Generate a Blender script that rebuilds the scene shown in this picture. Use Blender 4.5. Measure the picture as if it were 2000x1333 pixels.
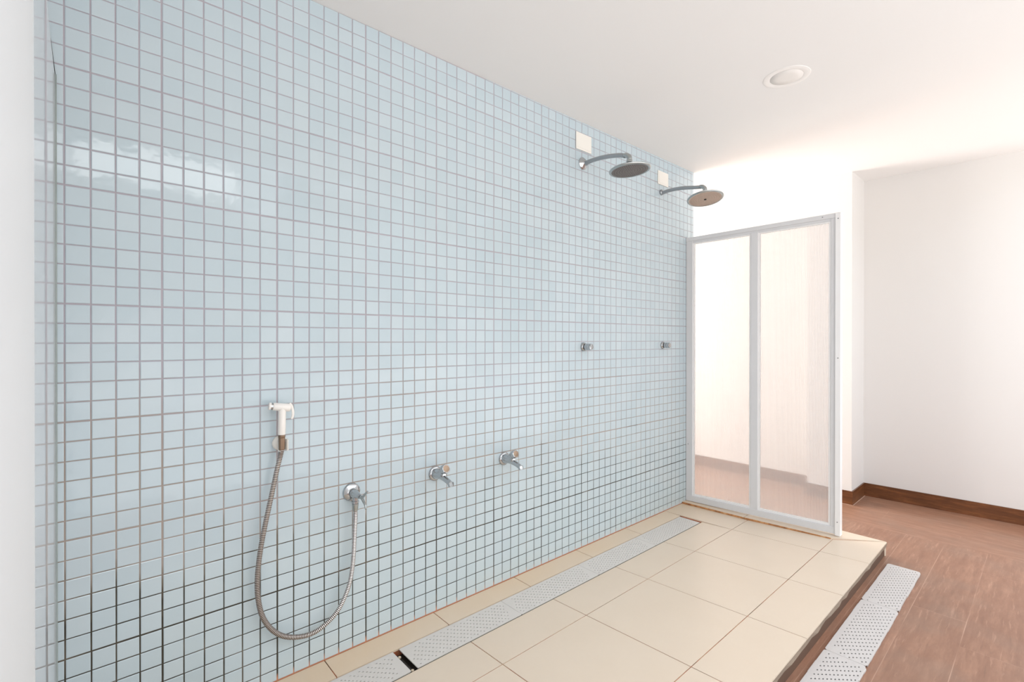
import bpy, bmesh, math, random
from mathutils import Vector, Matrix
from mathutils.geometry import delaunay_2d_cdt
random.seed(7)
for o in list(bpy.data.objects):
    bpy.data.objects.remove(o, do_unlink=True)
SC = bpy.context.scene
COL = SC.collection

# ------------------------------------------------------------------ camera
CAM_H = 1.16364
cd = bpy.data.cameras.new('camera')
cam = bpy.data.objects.new('camera', cd)
COL.objects.link(cam)
cd.sensor_width = 36.0
cd.lens = 940.13 / 2000 * 36
cd.clip_start = 0.01
fwd = Vector((0.66380, 0.74790, -0.00258)).normalized()
roll = 0.000392
right = fwd.cross(Vector((0, 0, 1))).normalized()
up = right.cross(fwd)
r2 = right * math.cos(roll) + up * math.sin(roll)
u2 = up * math.cos(roll) - right * math.sin(roll)
cam.matrix_world = Matrix(((r2.x, u2.x, -fwd.x, 0), (r2.y, u2.y, -fwd.y, 0), (r2.z, u2.z, -fwd.z, CAM_H), (0, 0, 0, 1)))
SC.camera = cam

# ------------------------------------------------------------------ world: bright hazy daylight
w = bpy.data.worlds.new('daylight')
SC.world = w
w.use_nodes = True
nt = w.node_tree
nt.nodes.clear()
wo = nt.nodes.new('ShaderNodeOutputWorld')
bg = nt.nodes.new('ShaderNodeBackground')
tc = nt.nodes.new('ShaderNodeTexCoord')
sep = nt.nodes.new('ShaderNodeSeparateXYZ')
nz = nt.nodes.new('ShaderNodeTexNoise'); nz.inputs['Scale'].default_value = 9; nz.inputs['Detail'].default_value = 4
ad = nt.nodes.new('ShaderNodeMath'); ad.operation = 'MULTIPLY_ADD'; ad.inputs[1].default_value = 0.22
rmp = nt.nodes.new('ShaderNodeValToRGB')
cr = rmp.color_ramp
cr.elements[0].position = 0.0; cr.elements[0].color = (1.62, 1.60, 1.585, 1)
e = cr.elements.new(0.47); e.color = (1.62, 1.60, 1.585, 1)
e = cr.elements.new(0.52); e.color = (0.42, 0.44, 0.40, 1)
e = cr.elements.new(0.63); e.color = (0.50, 0.52, 0.49, 1)
e = cr.elements.new(0.66); e.color = (1.70, 1.78, 1.90, 1)
cr.elements[-1].position = 1.0; cr.elements[-1].color = (1.55, 1.66, 1.84, 1)
mz = nt.nodes.new('ShaderNodeMath'); mz.operation = 'MULTIPLY_ADD'; mz.inputs[1].default_value = 0.5; mz.inputs[2].default_value = 0.39
nt.links.new(tc.outputs['Generated'], sep.inputs[0])
nt.links.new(tc.outputs['Generated'], nz.inputs['Vector'])
nt.links.new(sep.outputs['Z'], mz.inputs[0])
nt.links.new(nz.outputs['Fac'], ad.inputs[0])
nt.links.new(mz.outputs[0], ad.inputs[2])
nt.links.new(ad.outputs[0], rmp.inputs[0])
nt.links.new(rmp.outputs[0], bg.inputs['Color'])
bg.inputs['Strength'].default_value = 1.0
nt.links.new(bg.outputs[0], wo.inputs[0])

# ------------------------------------------------------------------ daylight through the openings
def area(name, loc, target, sx, sy, power, color):
    l = bpy.data.lights.new(name, 'AREA'); l.shape = 'RECTANGLE'; l.size = sx; l.size_y = sy
    l.energy = power; l.color = color
    o = bpy.data.objects.new(name, l); COL.objects.link(o)
    o.location = loc
    o.rotation_euler = (Vector(target) - Vector(loc)).to_track_quat('-Z', 'Y').to_euler()
    return o
# doorway of the passage behind the tiled wall
area('passage_daylight', (3.1, 4.2, 1.3), (4.0, 1.6, 1.7), 1.8, 2.0, 112, (1.0, 0.965, 0.91))
# open side of the room behind the photographer
area('open_side_daylight', (1.9, -1.9, 1.55), (2.2, 2.0, 1.1), 4.6, 2.0, 14, (0.97, 0.985, 1.0))
# brightest strip of open sky above the eave line, seen mirrored in the tiles
area('sky_gap_daylight', (0.22, -0.62, 2.34), (0.22, 1.75, 1.75), 1.25, 0.22, 3.2, (0.97, 0.99, 1.0))

SC.view_settings.view_transform = 'Standard'
SC.view_settings.look = 'None'
SC.view_settings.gamma = 1.0
SC.view_settings.use_curve_mapping = False
SC.view_settings.exposure = 0.36

# ------------------------------------------------------------------ helpers
def srgb(r, g, b):
    f = lambda c: (c / 255 / 12.92) if c / 255 <= 0.04045 else ((c / 255 + 0.055) / 1.055) ** 2.4
    return (f(r), f(g), f(b), 1)

class NT:
    def __init__(s, name):
        s.m = bpy.data.materials.new(name); s.m.use_nodes = True
        s.t = s.m.node_tree; s.b = s.t.nodes['Principled BSDF']; s.out = s.t.nodes['Material Output']
    def n(s, kind, **kw):
        x = s.t.nodes.new(kind)
        for k, v in kw.items():
            if k.startswith('i_'):
                key = k[2:]; key = int(key) if key.isdigit() else key.replace('_', ' ')
                x.inputs[key].default_value = v
            else: setattr(x, k, v)
        return x
    def l(s, a, b): s.t.links.new(a, b)
    def math(s, op, a, b=None, c=None, clamp=False):
        x = s.t.nodes.new('ShaderNodeMath'); x.operation = op; x.use_clamp = clamp
        for i, v in enumerate((a, b, c)):
            if v is None: continue
            if isinstance(v, (int, float)): x.inputs[i].default_value = v
            else: s.l(v, x.inputs[i])
        return x.outputs[0]
    def mix(s, f, a, b):
        x = s.t.nodes.new('ShaderNodeMix'); x.data_type = 'RGBA'
        for i, v in ((0, f), (6, a), (7, b)):
            if isinstance(v, (int, float, tuple)): x.inputs[i].default_value = v
            else: s.l(v, x.inputs[i])
        return x.outputs[2]
    def ramp(s, f, stops):
        x = s.t.nodes.new('ShaderNodeValToRGB'); r = x.color_ramp
        r.elements[0].position, r.elements[0].color = stops[0]
        r.elements[1].position, r.elements[1].color = stops[-1]
        for p, c in stops[1:-1]:
            e = r.elements.new(p); e.color = c
        s.l(f, x.inputs[0]); return x.outputs[0]
    def noise(s, vec, scale, detail=3, rough=0.5):
        x = s.n('ShaderNodeTexNoise'); x.inputs['Scale'].default_value = scale
        x.inputs['Detail'].default_value = detail; x.inputs['Roughness'].default_value = rough
        if vec is not None: s.l(vec, x.inputs['Vector'])
        return x.outputs['Fac']
    def obj(s): return s.n('ShaderNodeTexCoord').outputs['Object']
    def geo(s): return s.n('ShaderNodeNewGeometry').outputs['Position']
    def bump(s, h, strength, dist=0.01):
        x = s.n('ShaderNodeBump'); x.inputs['Strength'].default_value = strength; x.inputs['Distance'].default_value = dist
        s.l(h, x.inputs['Height']); s.l(x.outputs[0], s.b.inputs['Normal'])

def simple(name, col, rough=0.5, metal=0.0, bump=None, var=0.0, spec=0.5, coat=0.0):
    m = NT(name)
    m.b.inputs['Roughness'].default_value = rough; m.b.inputs['Metallic'].default_value = metal
    m.b.inputs['Specular IOR Level'].default_value = spec
    m.b.inputs['Coat Weight'].default_value = coat
    if var:
        f = m.noise(m.obj(), 12, 4)
        d = tuple(c * (1 - var) for c in col[:3]) + (1,)
        m.l(m.mix(f, col, d), m.b.inputs['Base Color'])
    else: m.b.inputs['Base Color'].default_value = col
    if bump: m.bump(m.noise(m.obj(), bump[0], 4), bump[1], bump[2])
    return m.m

def add_obj(name, me, mats, parent=None, smooth=False, autosmooth=None):
    for m in (mats if isinstance(mats, (list, tuple)) else [mats]): me.materials.append(m)
    o = bpy.data.objects.new(name, me); COL.objects.link(o)
    if parent: o.parent = parent
    if smooth:
        for p in me.polygons: p.use_smooth = True
    return o
def bmobj(name, bm, mats, parent=None, smooth=False, sharp=None):
    bmesh.ops.recalc_face_normals(bm, faces=bm.faces)
    me = bpy.data.meshes.new(name)
    if sharp is not None:
        for f in bm.faces: f.smooth = True
        for e in bm.edges:
            if len(e.link_faces) == 2 and e.calc_face_angle(0) > sharp: e.smooth = False
    bm.to_mesh(me); bm.free()
    return add_obj(name, me, mats, parent, smooth)
def raw(name, verts, faces, mats, parent=None, mi=None):
    me = bpy.data.meshes.new(name); me.from_pydata(verts, [], faces); me.update()
    o = add_obj(name, me, mats, parent)
    if mi: me.polygons.foreach_set('material_index', mi)
    return o
def empty(name, loc, label, cat, group=None):
    o = bpy.data.objects.new(name, None); COL.objects.link(o); o.location = loc
    o.empty_display_size = 0.05
    o['label'] = label; o['category'] = cat
    if group: o['group'] = group
    return o
def tag(o, label, cat, group=None):
    o['label'] = label; o['category'] = cat
    if group: o['group'] = group
    return o
def struct(o): o['kind'] = 'structure'; return o

def box(bm, x0, x1, y0, y1, z0, z1, bevel=0.0, seg=2):
    vs = [bm.verts.new(p) for p in ((x0,y0,z0),(x1,y0,z0),(x1,y1,z0),(x0,y1,z0),(x0,y0,z1),(x1,y0,z1),(x1,y1,z1),(x0,y1,z1))]
    fs = [bm.faces.new([vs[i] for i in q]) for q in ((3,2,1,0),(4,5,6,7),(0,1,5,4),(1,2,6,5),(2,3,7,6),(3,0,4,7))]
    if bevel:
        es = list({e for f in fs for e in f.edges})
        bmesh.ops.bevel(bm, geom=es, offset=bevel, segments=seg, affect='EDGES', profile=0.5)
    return vs
def frame_of(d, ref=None):
    d = Vector(d).normalized()
    ref = Vector(ref) if ref else (Vector((0, 0, 1)) if abs(d.z) < 0.9 else Vector((1, 0, 0)))
    a = ref.cross(d).normalized(); b = d.cross(a)
    return a, b, d
def lathe(bm, origin, axis, prof, n=32, sx=1.0, cap=True, mi=0):
    """revolve profile [(distance along axis, radius)] about axis from origin"""
    a, b, d = frame_of(axis); o = Vector(origin); rings = []
    for t, r in prof:
        rings.append([bm.verts.new(o + d * t + (a * math.cos(k * 2 * math.pi / n) * sx + b * math.sin(k * 2 * math.pi / n)) * r) for k in range(n)])
    for i in range(len(rings) - 1):
        for k in range(n):
            f = bm.faces.new((rings[i][k], rings[i][(k + 1) % n], rings[i + 1][(k + 1) % n], rings[i + 1][k])); f.material_index = mi
    if cap:
        for r in (rings[0], rings[-1]):
            f = bm.faces.new(r); f.material_index = mi
def tube(bm, pts, radii, n=16, cap=True, mat=None, flat=1.0):
    pts = [Vector(p) for p in pts]
    if isinstance(radii, (int, float)): radii = [radii] * len(pts)
    t0 = (pts[1] - pts[0]).normalized()
    a, b, _ = frame_of(t0); rings = []
    for i, p in enumerate(pts):
        t = (pts[min(i + 1, len(pts) - 1)] - pts[max(i - 1, 0)]).normalized()
        a = (a - t * a.dot(t)).normalized(); b = t.cross(a)
        rings.append([bm.verts.new(p + (a * math.cos(k * 2 * math.pi / n) * flat + b * math.sin(k * 2 * math.pi / n)) * radii[i]) for k in range(n)])
    for i in range(len(rings) - 1):
        for k in range(n):
            f = bm.faces.new((rings[i][k], rings[i][(k + 1) % n], rings[i + 1][(k + 1) % n], rings[i + 1][k]))
            if mat: f.material_index = mat(i)
    if cap: bm.faces.new(rings[0]); bm.faces.new(rings[-1])
def catmull(P, step):
    P = [Vector(p) for p in P]; P = [P[0] * 2 - P[1]] + P + [P[-1] * 2 - P[-2]]; out = []
    for i in range(1, len(P) - 2):
        for k in range(24):
            t = k / 24; p0, p1, p2, p3 = P[i - 1:i + 3]
            out.append(0.5 * ((2 * p1) + (p2 - p0) * t + (2 * p0 - 5 * p1 + 4 * p2 - p3) * t * t + (3 * p1 - p0 - 3 * p2 + p3) * t ** 3))
    out.append(P[-2])
    res = [out[0]]; acc = 0; want = step
    for i in range(1, len(out)):
        seg = (out[i] - out[i - 1]).length
        while acc + seg >= want:
            res.append(out[i - 1].lerp(out[i], (want - acc) / seg)); want += step
        acc += seg
    return res

# ------------------------------------------------------------------ materials
# glazed mosaic tile
m = NT('glazed_mosaic')
ca = m.n('ShaderNodeAttribute', attribute_name='tile_tint')
pos = m.geo()
tint = m.mix(ca.outputs['Fac'], srgb(189, 204, 211), srgb(195, 208, 214))
sp = m.n('ShaderNodeSeparateXYZ'); m.l(pos, sp.inputs[0])
film = m.math('MULTIPLY', m.math('SUBTRACT', 0.75, sp.outputs['Z'], clamp=True), m.noise(pos, 3.2, 4), clamp=True)
tint = m.mix(m.math('MULTIPLY', film, 0.55), tint, srgb(200, 206, 196))
m.l(tint, m.b.inputs['Base Color'])
m.b.inputs['Roughness'].default_value = 0.07
m.b.inputs['IOR'].default_value = 1.5
m.bump(m.noise(pos, 22, 2), 0.16, 0.004)
M_TILE = m.m
# grout: pale mauve above, black mould and rust towards the wet floor
m = NT('stained_grout')
pos = m.geo(); sp = m.n('ShaderNodeSeparateXYZ'); m.l(pos, sp.inputs[0])
X, Z = sp.outputs['X'], sp.outputs['Z']
n1 = m.noise(pos, 2.6, 4, 0.6); n2 = m.noise(pos, 9, 3)
base = m.mix(n2, srgb(188, 180, 188), srgb(164, 159, 166))
# height of the mould line varies along the wall
hgt = m.math('MULTIPLY_ADD', n1, 0.90, 0.10)
dirt = m.math('MULTIPLY', m.math('SUBTRACT', hgt, Z), 5.0, clamp=True)
dirt = m.math('MULTIPLY', dirt, m.math('MULTIPLY_ADD', n2, 2.2, -0.12), clamp=True)
base = m.mix(dirt, base, srgb(84, 76, 62))
tan = m.math('MULTIPLY', m.math('SUBTRACT', m.math('MULTIPLY_ADD', m.noise(pos, 1.7, 3), 1.3, 0.45), Z), 2.2, clamp=True)
base2 = m.mix(m.math('MULTIPLY', tan, 0.6), base, srgb(160, 142, 116))
base2 = m.mix(dirt, base2, srgb(66, 60, 50))
rust = m.math('MULTIPLY', m.math('SUBTRACT', 0.026, Z), 60, clamp=True)
base2 = m.mix(rust, base2, srgb(205, 140, 105))
m.l(base2, m.b.inputs['Base Color']); m.b.inputs['Roughness'].default_value = 0.8
M_GROUT = m.m
# beige porcelain
m = NT('beige_porcelain')
pos = m.geo()
f = m.noise(pos, 5, 5, 0.6); g = m.noise(pos, 60, 3)
c = m.mix(f, srgb(230, 213, 192), srgb(224, 205, 182))
c = m.mix(m.math('MULTIPLY', g, 0.25), c, srgb(216, 199, 182))
sp = m.n('ShaderNodeSeparateXYZ'); m.l(pos, sp.inputs[0])
och = m.math('MULTIPLY', m.math('SUBTRACT', sp.outputs['Y'], 1.45), 4, clamp=True)
och = m.math('MULTIPLY', och, m.noise(pos, 2.2, 3), clamp=True)
c = m.mix(m.math('MULTIPLY', och, 0.9), c, srgb(226, 196, 158))
m.l(c, m.b.inputs['Base Color']); m.b.inputs['Roughness'].default_value = 0.32
M_BEIGE = m.m
m = NT('rusty_joint')
pos = m.geo(); f = m.noise(pos, 5, 4, 0.7)
m.l(m.ramp(f, [(0.38, srgb(96, 70, 50)), (0.5, srgb(176, 98, 62)), (0.60, srgb(184, 146, 112))]), m.b.inputs['Base Color'])
m.b.inputs['Roughness'].default_value = 0.9
M_JOINT = m.m
# wood-look porcelain planks
def wood(name, floor=True, lo=(132, 92, 72), hi=(166, 124, 100)):
    m = NT(name); pos = m.geo()
    sp = m.n('ShaderNodeSeparateXYZ'); m.l(pos, sp.inputs[0]); X, Y, Z = sp.outputs
    if floor:
        border = m.math('GREATER_THAN', X, 3.80)          # boards along the far wall run across
        def sel(a, b):
            return m.math('ADD', m.math('MULTIPLY', border, b), m.math('MULTIPLY', m.math('SUBTRACT', 1.0, border), a))
        along = sel(X, Y); across = sel(m.math('ADD', Y, 0.116), m.math('SUBTRACT', X, 3.80)); width = sel(0.18, 0.2133)
    else:
        along = m.math('ADD', X, Y); across = Z; width = 1.0
    q = m.math('DIVIDE', across, width)
    row = m.math('FLOOR', q); fr = m.math('FRACT', q)
    wn = m.n('ShaderNodeTexWhiteNoise', noise_dimensions='1D'); m.l(row, wn.inputs['W'])
    al2 = m.math('ADD', along, m.math('MULTIPLY', wn.outputs['Value'], 0.9))
    q2 = m.math('DIVIDE', al2, 0.9); fr2 = m.math('FRACT', q2); brd = m.math('FLOOR', q2)
    wn2 = m.n('ShaderNodeTexWhiteNoise', noise_dimensions='2D')
    cb = m.n('ShaderNodeCombineXYZ'); m.l(row, cb.inputs[0]); m.l(brd, cb.inputs[1]); m.l(cb.outputs[0], wn2.inputs['Vector'])
    gv = m.n('ShaderNodeCombineXYZ')
    m.l(m.math('MULTIPLY', along, 3.0), gv.inputs[0]); m.l(m.math('MULTIPLY', across, 26.0), gv.inputs[1])
    m.l(m.math('MULTIPLY', wn2.outputs['Value'], 17.0), gv.inputs[2])
    dn = m.noise(gv.outputs[0], 1.0, 6, 0.62)
    gv2 = m.n('ShaderNodeCombineXYZ')
    m.l(m.math('MULTIPLY', along, 9.0), gv2.inputs[0]); m.l(m.math('MULTIPLY_ADD', across, 55.0, m.math('MULTIPLY', dn, 3.0)), gv2.inputs[1])
    m.l(m.math('MULTIPLY', wn2.outputs['Value'], 9.0), gv2.inputs[2])
    fine = m.noise(gv2.outputs[0], 1.0, 5, 0.7)
    blot = m.noise(pos, 4.5, 4)
    c = m.ramp(m.math('ADD', m.math('MULTIPLY', dn, 0.5), m.math('MULTIPLY', fine, 0.5)),
               [(0.30, srgb(*lo)), (0.48, srgb(*[int(a * 0.5 + b * 0.5) for a, b in zip(lo, hi)])), (0.62, srgb(*hi)), (0.78, srgb(*[min(255, int(v * 1.08)) for v in hi]))])
    c = m.mix(m.math('MULTIPLY', wn2.outputs['Value'], 0.25), c, srgb(*[int(v * 0.92) for v in hi]))
    if floor:
        gry = m.math('MULTIPLY', m.math('SUBTRACT', blot, 0.46), 3.2, clamp=True)
        c = m.mix(m.math('MULTIPLY', gry, 0.45), c, srgb(140, 118, 103))
        e1 = m.math('ADD', m.math('LESS_THAN', fr, 0.014), m.math('LESS_THAN', fr2, 0.0022), clamp=True)
        jn = m.math('MULTIPLY', e1, m.math('MULTIPLY_ADD', m.noise(pos, 3, 2), 1.6, -0.50, clamp=True))
        c = m.mix(jn, c, srgb(208, 172, 150))
        # thin pale streaks printed along the grain
        wv = m.n('ShaderNodeCombineXYZ'); m.l(m.math('MULTIPLY_ADD', along, 7.0, m.math('MULTIPLY', dn, 0.6)), wv.inputs[0]); m.l(m.math('MULTIPLY_ADD', across, 90.0, m.math('MULTIPLY', blot, 3.0)), wv.inputs[1]); m.l(m.math('MULTIPLY', wn2.outputs['Value'], 31.0), wv.inputs[2])
        sc_ = m.noise(wv.outputs[0], 1.0, 3, 0.55)
        ln = m.math('MULTIPLY', m.math('SUBTRACT', sc_, 0.60), 12, clamp=True)
        c = m.mix(m.math('MULTIPLY', ln, 0.28), c, srgb(204, 162, 136))
        dk = m.math('MULTIPLY', m.math('SUBTRACT', 0.38, sc_), 10, clamp=True)
        c = m.mix(m.math('MULTIPLY', dk, 0.25), c, srgb(112, 84, 68))
    m.l(c, m.b.inputs['Base Color'])
    m.b.inputs['Roughness'].default_value = 0.36
    m.bump(fine, 0.2, 0.001)
    return m.m
M_WOOD = wood('wood_look_plank', True)
M_SKIRT = wood('wood_look_skirting', False, (74, 42, 22), (132, 82, 48))
M_WALL = simple('white_wall_paint', srgb(226, 223, 220), 0.65, bump=(70, 0.12, 0.002))
M_CEIL = simple('ceiling_paint', srgb(241, 239, 237), 0.8, bump=(30, 0.05, 0.002))
M_PANEL = simple('glossy_white_laminate', srgb(224, 227, 231), 0.004)
for _m in (M_PANEL,):
    _t = _m.node_tree; _d = _t.nodes.new('ShaderNodeBsdfDiffuse'); _d.inputs['Color'].default_value = srgb(222, 225, 230)
    _x = _t.nodes.new('ShaderNodeMixShader'); _x.inputs[0].default_value = 0.22
    _t.links.new(_t.nodes['Principled BSDF'].outputs[0], _x.inputs[1]); _t.links.new(_d.outputs[0], _x.inputs[2]); _t.links.new(_x.outputs[0], _t.nodes['Material Output'].inputs[0])
M_JAMB = simple('satin_white_jamb', srgb(250, 250, 251), 0.4)
M_CHROME = simple('chrome', (0.50, 0.515, 0.53, 1), 0.12, 1.0)
M_CHROME_WORN = simple('worn_chrome', (0.50, 0.53, 0.53, 1), 0.26, 1.0, var=0.25)
M_PIPE = simple('dull_grey_pipe', (0.42, 0.44, 0.46, 1), 0.33, 0.85, var=0.2)
M_HOSE = simple('hose_steel', (0.74, 0.72, 0.70, 1), 0.22, 1.0)
M_GROOVE = simple('hose_groove', srgb(112, 96, 86), 0.6, 0.4)
M_BROWN = simple('brown_metal', (0.34, 0.24, 0.17, 1), 0.3, 1.0, var=0.3)  # brownish metal with noise variation, for knob caps and hose connector
M_PLASTIC = simple('white_plastic', srgb(240, 236, 228), 0.3)
M_HANDLE = simple('white_sprayer_plastic', srgb(243, 238, 232), 0.25)
M_ALU = simple('white_painted_aluminium', srgb(226, 225, 226), 0.4, var=0.04)
M_ALU2 = simple('white_glazing_bead', srgb(246, 244, 243), 0.35)
M_SCREW = simple('screw_steel', (0.3, 0.3, 0.3, 1), 0.4, 1.0)
M_DARK = simple('matt_black', srgb(38, 34, 32), 0.7)  # plain black, used too for the shade in the partition gap
M_FACE = simple('shower_rose_face', srgb(120, 112, 108), 0.45, 0.2, var=0.35)
M_FACE2 = simple('shower_rose_face_pale', srgb(190, 168, 152), 0.42, 0.2, var=0.3)
M_GRATE = simple('white_grate_plastic', srgb(216, 210, 203), 0.4)
M_GRATE2 = simple('white_floor_grate_plastic', srgb(204, 199, 195), 0.4)
M_CHAN = simple('shade_dark_channel', srgb(58, 50, 42), 0.8, var=0.5)  # colour darkened to put shade beneath the grate holes
M_RAW = simple('raw_tile_edge', srgb(164, 146, 128), 0.9, var=0.3, bump=(60, 0.3, 0.002))
M_RISER = simple('brown_riser', srgb(110, 84, 68), 0.7, var=0.3)
M_RUST = NT('rust_streaked_edge')
f = M_RUST.noise(M_RUST.geo(), 22, 5, 0.7)
M_RUST.l(M_RUST.ramp(f, [(0.35, srgb(150, 96, 56)), (0.55, srgb(212, 152, 98)), (0.7, srgb(226, 192, 150))]), M_RUST.b.inputs['Base Color'])
M_RUST = M_RUST.m
M_SEAL = simple('shaded_sealant', srgb(170, 180, 178), 0.7, var=0.3)  # grey-green tone includes the soft shadow along the corner
# ribbed frosted polycarbonate: light passes, shapes behind blur
m = NT('frosted_ribbed_sheet')
t = m.t
refr = m.n('ShaderNodeBsdfRefraction'); refr.inputs['IOR'].default_value = 1.04; refr.inputs['Roughness'].default_value = 0.10
refr.inputs['Color'].default_value = (0.98, 0.97, 0.97, 1)
trl = m.n('ShaderNodeBsdfTranslucent'); trl.inputs['Color'].default_value = (0.97, 0.955, 0.95, 1)
dif = m.n('ShaderNodeBsdfDiffuse'); dif.inputs['Color'].default_value = (0.93, 0.93, 0.93, 1)
gl = m.n('ShaderNodeBsdfGlossy'); gl.inputs['Roughness'].default_value = 0.2
mx1 = m.n('ShaderNodeMixShader'); mx1.inputs[0].default_value = 0.35
m.l(trl.outputs[0], mx1.inputs[1]); m.l(dif.outputs[0], mx1.inputs[2])
mx2 = m.n('ShaderNodeMixShader'); mx2.inputs[0].default_value = 0.36
m.l(refr.outputs[0], mx2.inputs[1]); m.l(mx1.outputs[0], mx2.inputs[2])
mx3 = m.n('ShaderNodeMixShader'); fr_ = m.n('ShaderNodeFresnel'); fr_.inputs['IOR'].default_value = 1.3
m.l(fr_.outputs[0], mx3.inputs[0]); m.l(mx2.outputs[0], mx3.inputs[1]); m.l(gl.outputs[0], mx3.inputs[2])
m.l(mx3.outputs[0], m.out.inputs['Surface'])
sp = m.n('ShaderNodeSeparateXYZ'); m.l(m.geo(), sp.inputs[0])
rib = m.math('SINE', m.math('MULTIPLY', sp.outputs['Y'], 2 * math.pi / 0.0065))
bp = m.n('ShaderNodeBump'); bp.inputs['Strength'].default_value = 0.35; bp.inputs['Distance'].default_value = 0.001
m.l(rib, bp.inputs['Height'])
for s_ in (refr, dif, gl): m.l(bp.outputs[0], s_.inputs['Normal'])
M_SHEET = m.m

# ------------------------------------------------------------------ room shell
PITCH = 0.053
YW = 1.7552            # face of the mosaic wall
FR = 21.77             # rows of mosaic above the platform (downwards count)
def ceil_z(x): return 2.3685 + 0.0055 * x
WX0, WX1 = -0.14, 3.337

def mosaic_wall():
    V, F, MI, TINT = [], [], [], []
    def quad(ps, mi, tint=0.0):
        i = len(V); V.extend(ps); F.append((i, i + 1, i + 2, i + 3)); MI.append(mi); TINT.append(tint)
    # wall body (grout coloured front, white elsewhere)
    yb = YW + 0.13; yf = YW + 0.0016; zt = 2.40; z0 = -0.10
    quad([(WX0, yf, z0), (WX1, yf, z0), (WX1, yf, zt), (WX0, yf, zt)], 0)
    quad([(WX1, yf, z0), (WX1, yb, z0), (WX1, yb, zt), (WX1, yf, zt)], 2)
    quad([(WX1, yb, z0), (WX0, yb, z0), (WX0, yb, zt), (WX1, yb, zt)], 2)
    quad([(WX0, yb, z0), (WX0, yf, z0), (WX0, yf, zt), (WX0, yb, zt)], 2)
    quad([(WX0, yf, zt), (WX1, yf, zt), (WX1, yb, zt), (WX0, yb, zt)], 2)
    quad([(WX0, yb, z0), (WX1, yb, z0), (WX1, yf, z0), (WX0, yf, z0)], 2)
    rnd = random.Random(3)
    for n in range(-2, 64):
        gl0 = 0.0025 if n % 6 == 4 else 0.0018
        gl1 = 0.0025 if (n + 1) % 6 == 4 else 0.0018
        for r in range(-24, 22):
            xa = (n - 0.765) * PITCH + gl0 + rnd.uniform(-.0003, .0003)
            xb = (n + 1 - 0.765) * PITCH - gl1 + rnd.uniform(-.0003, .0003)
            gt = 0.0024 if r % 6 == 4 else 0.0016
            gb = 0.0024 if (r + 1) % 6 == 4 else 0.0016
            zt_ = (FR - r) * PITCH - gt + rnd.uniform(-.0003, .0003)
            zb_ = (FR - r - 1) * PITCH + gb + rnd.uniform(-.0003, .0003)
            xa = max(xa, WX0); xb = min(xb, WX1 - 0.001); zb_ = max(zb_, 0.003)
            zt_ = min(zt_, ceil_z(xa) + 0.004)
            if xb - xa < 0.006 or zt_ - zb_ < 0.006: continue
            bv = 0.0016
            # small tilts so that reflections break from tile to tile
            tx, tz = rnd.gauss(0, 0.0022), rnd.gauss(0, 0.0022)
            cx, cz = (xa + xb) / 2, (za := (zt_ + zb_) / 2)
            def y(x, z, base): return base + (x - cx) * tx + (z - cz) * tz
            T = YW - 0.0002
            ring = [(xa, zb_), (xb, zb_), (xb, zt_), (xa, zt_)]
            inn = [(xa + bv, zb_ + bv), (xb - bv, zb_ + bv), (xb - bv, zt_ - bv), (xa + bv, zt_ - bv)]
            i = len(V)
            V.extend([(x, YW + 0.0018, z) for x, z in ring])
            V.extend([(x, y(x, z, T + 0.0009), z) for x, z in ring])
            V.extend([(x, y(x, z, T), z) for x, z in inn])
            tv = rnd.random()
            for k in range(4):
                k2 = (k + 1) % 4
                F.append((i + k, i + k2, i + 4 + k2, i + 4 + k)); MI.append(1); TINT.append(tv)
                F.append((i + 4 + k, i + 4 + k2, i + 8 + k2, i + 8 + k)); MI.append(1); TINT.append(tv)
            F.append((i + 8, i + 9, i + 10, i + 11)); MI.append(1); TINT.append(tv)
    o = raw('wall_left', V, F, [M_GROUT, M_TILE, M_WALL], None, MI)
    at = o.data.attributes.new('tile_tint', 'FLOAT', 'FACE'); at.data.foreach_set('value', TINT)
    struct(o)
mosaic_wall()

# low wood-look floor
ZF = -0.04
bm = bmesh.new(); box(bm, -0.35, 5.2, -0.9, 4.6, ZF - 0.08, ZF)
struct(bmobj('floor', bm, M_WOOD))

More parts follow.
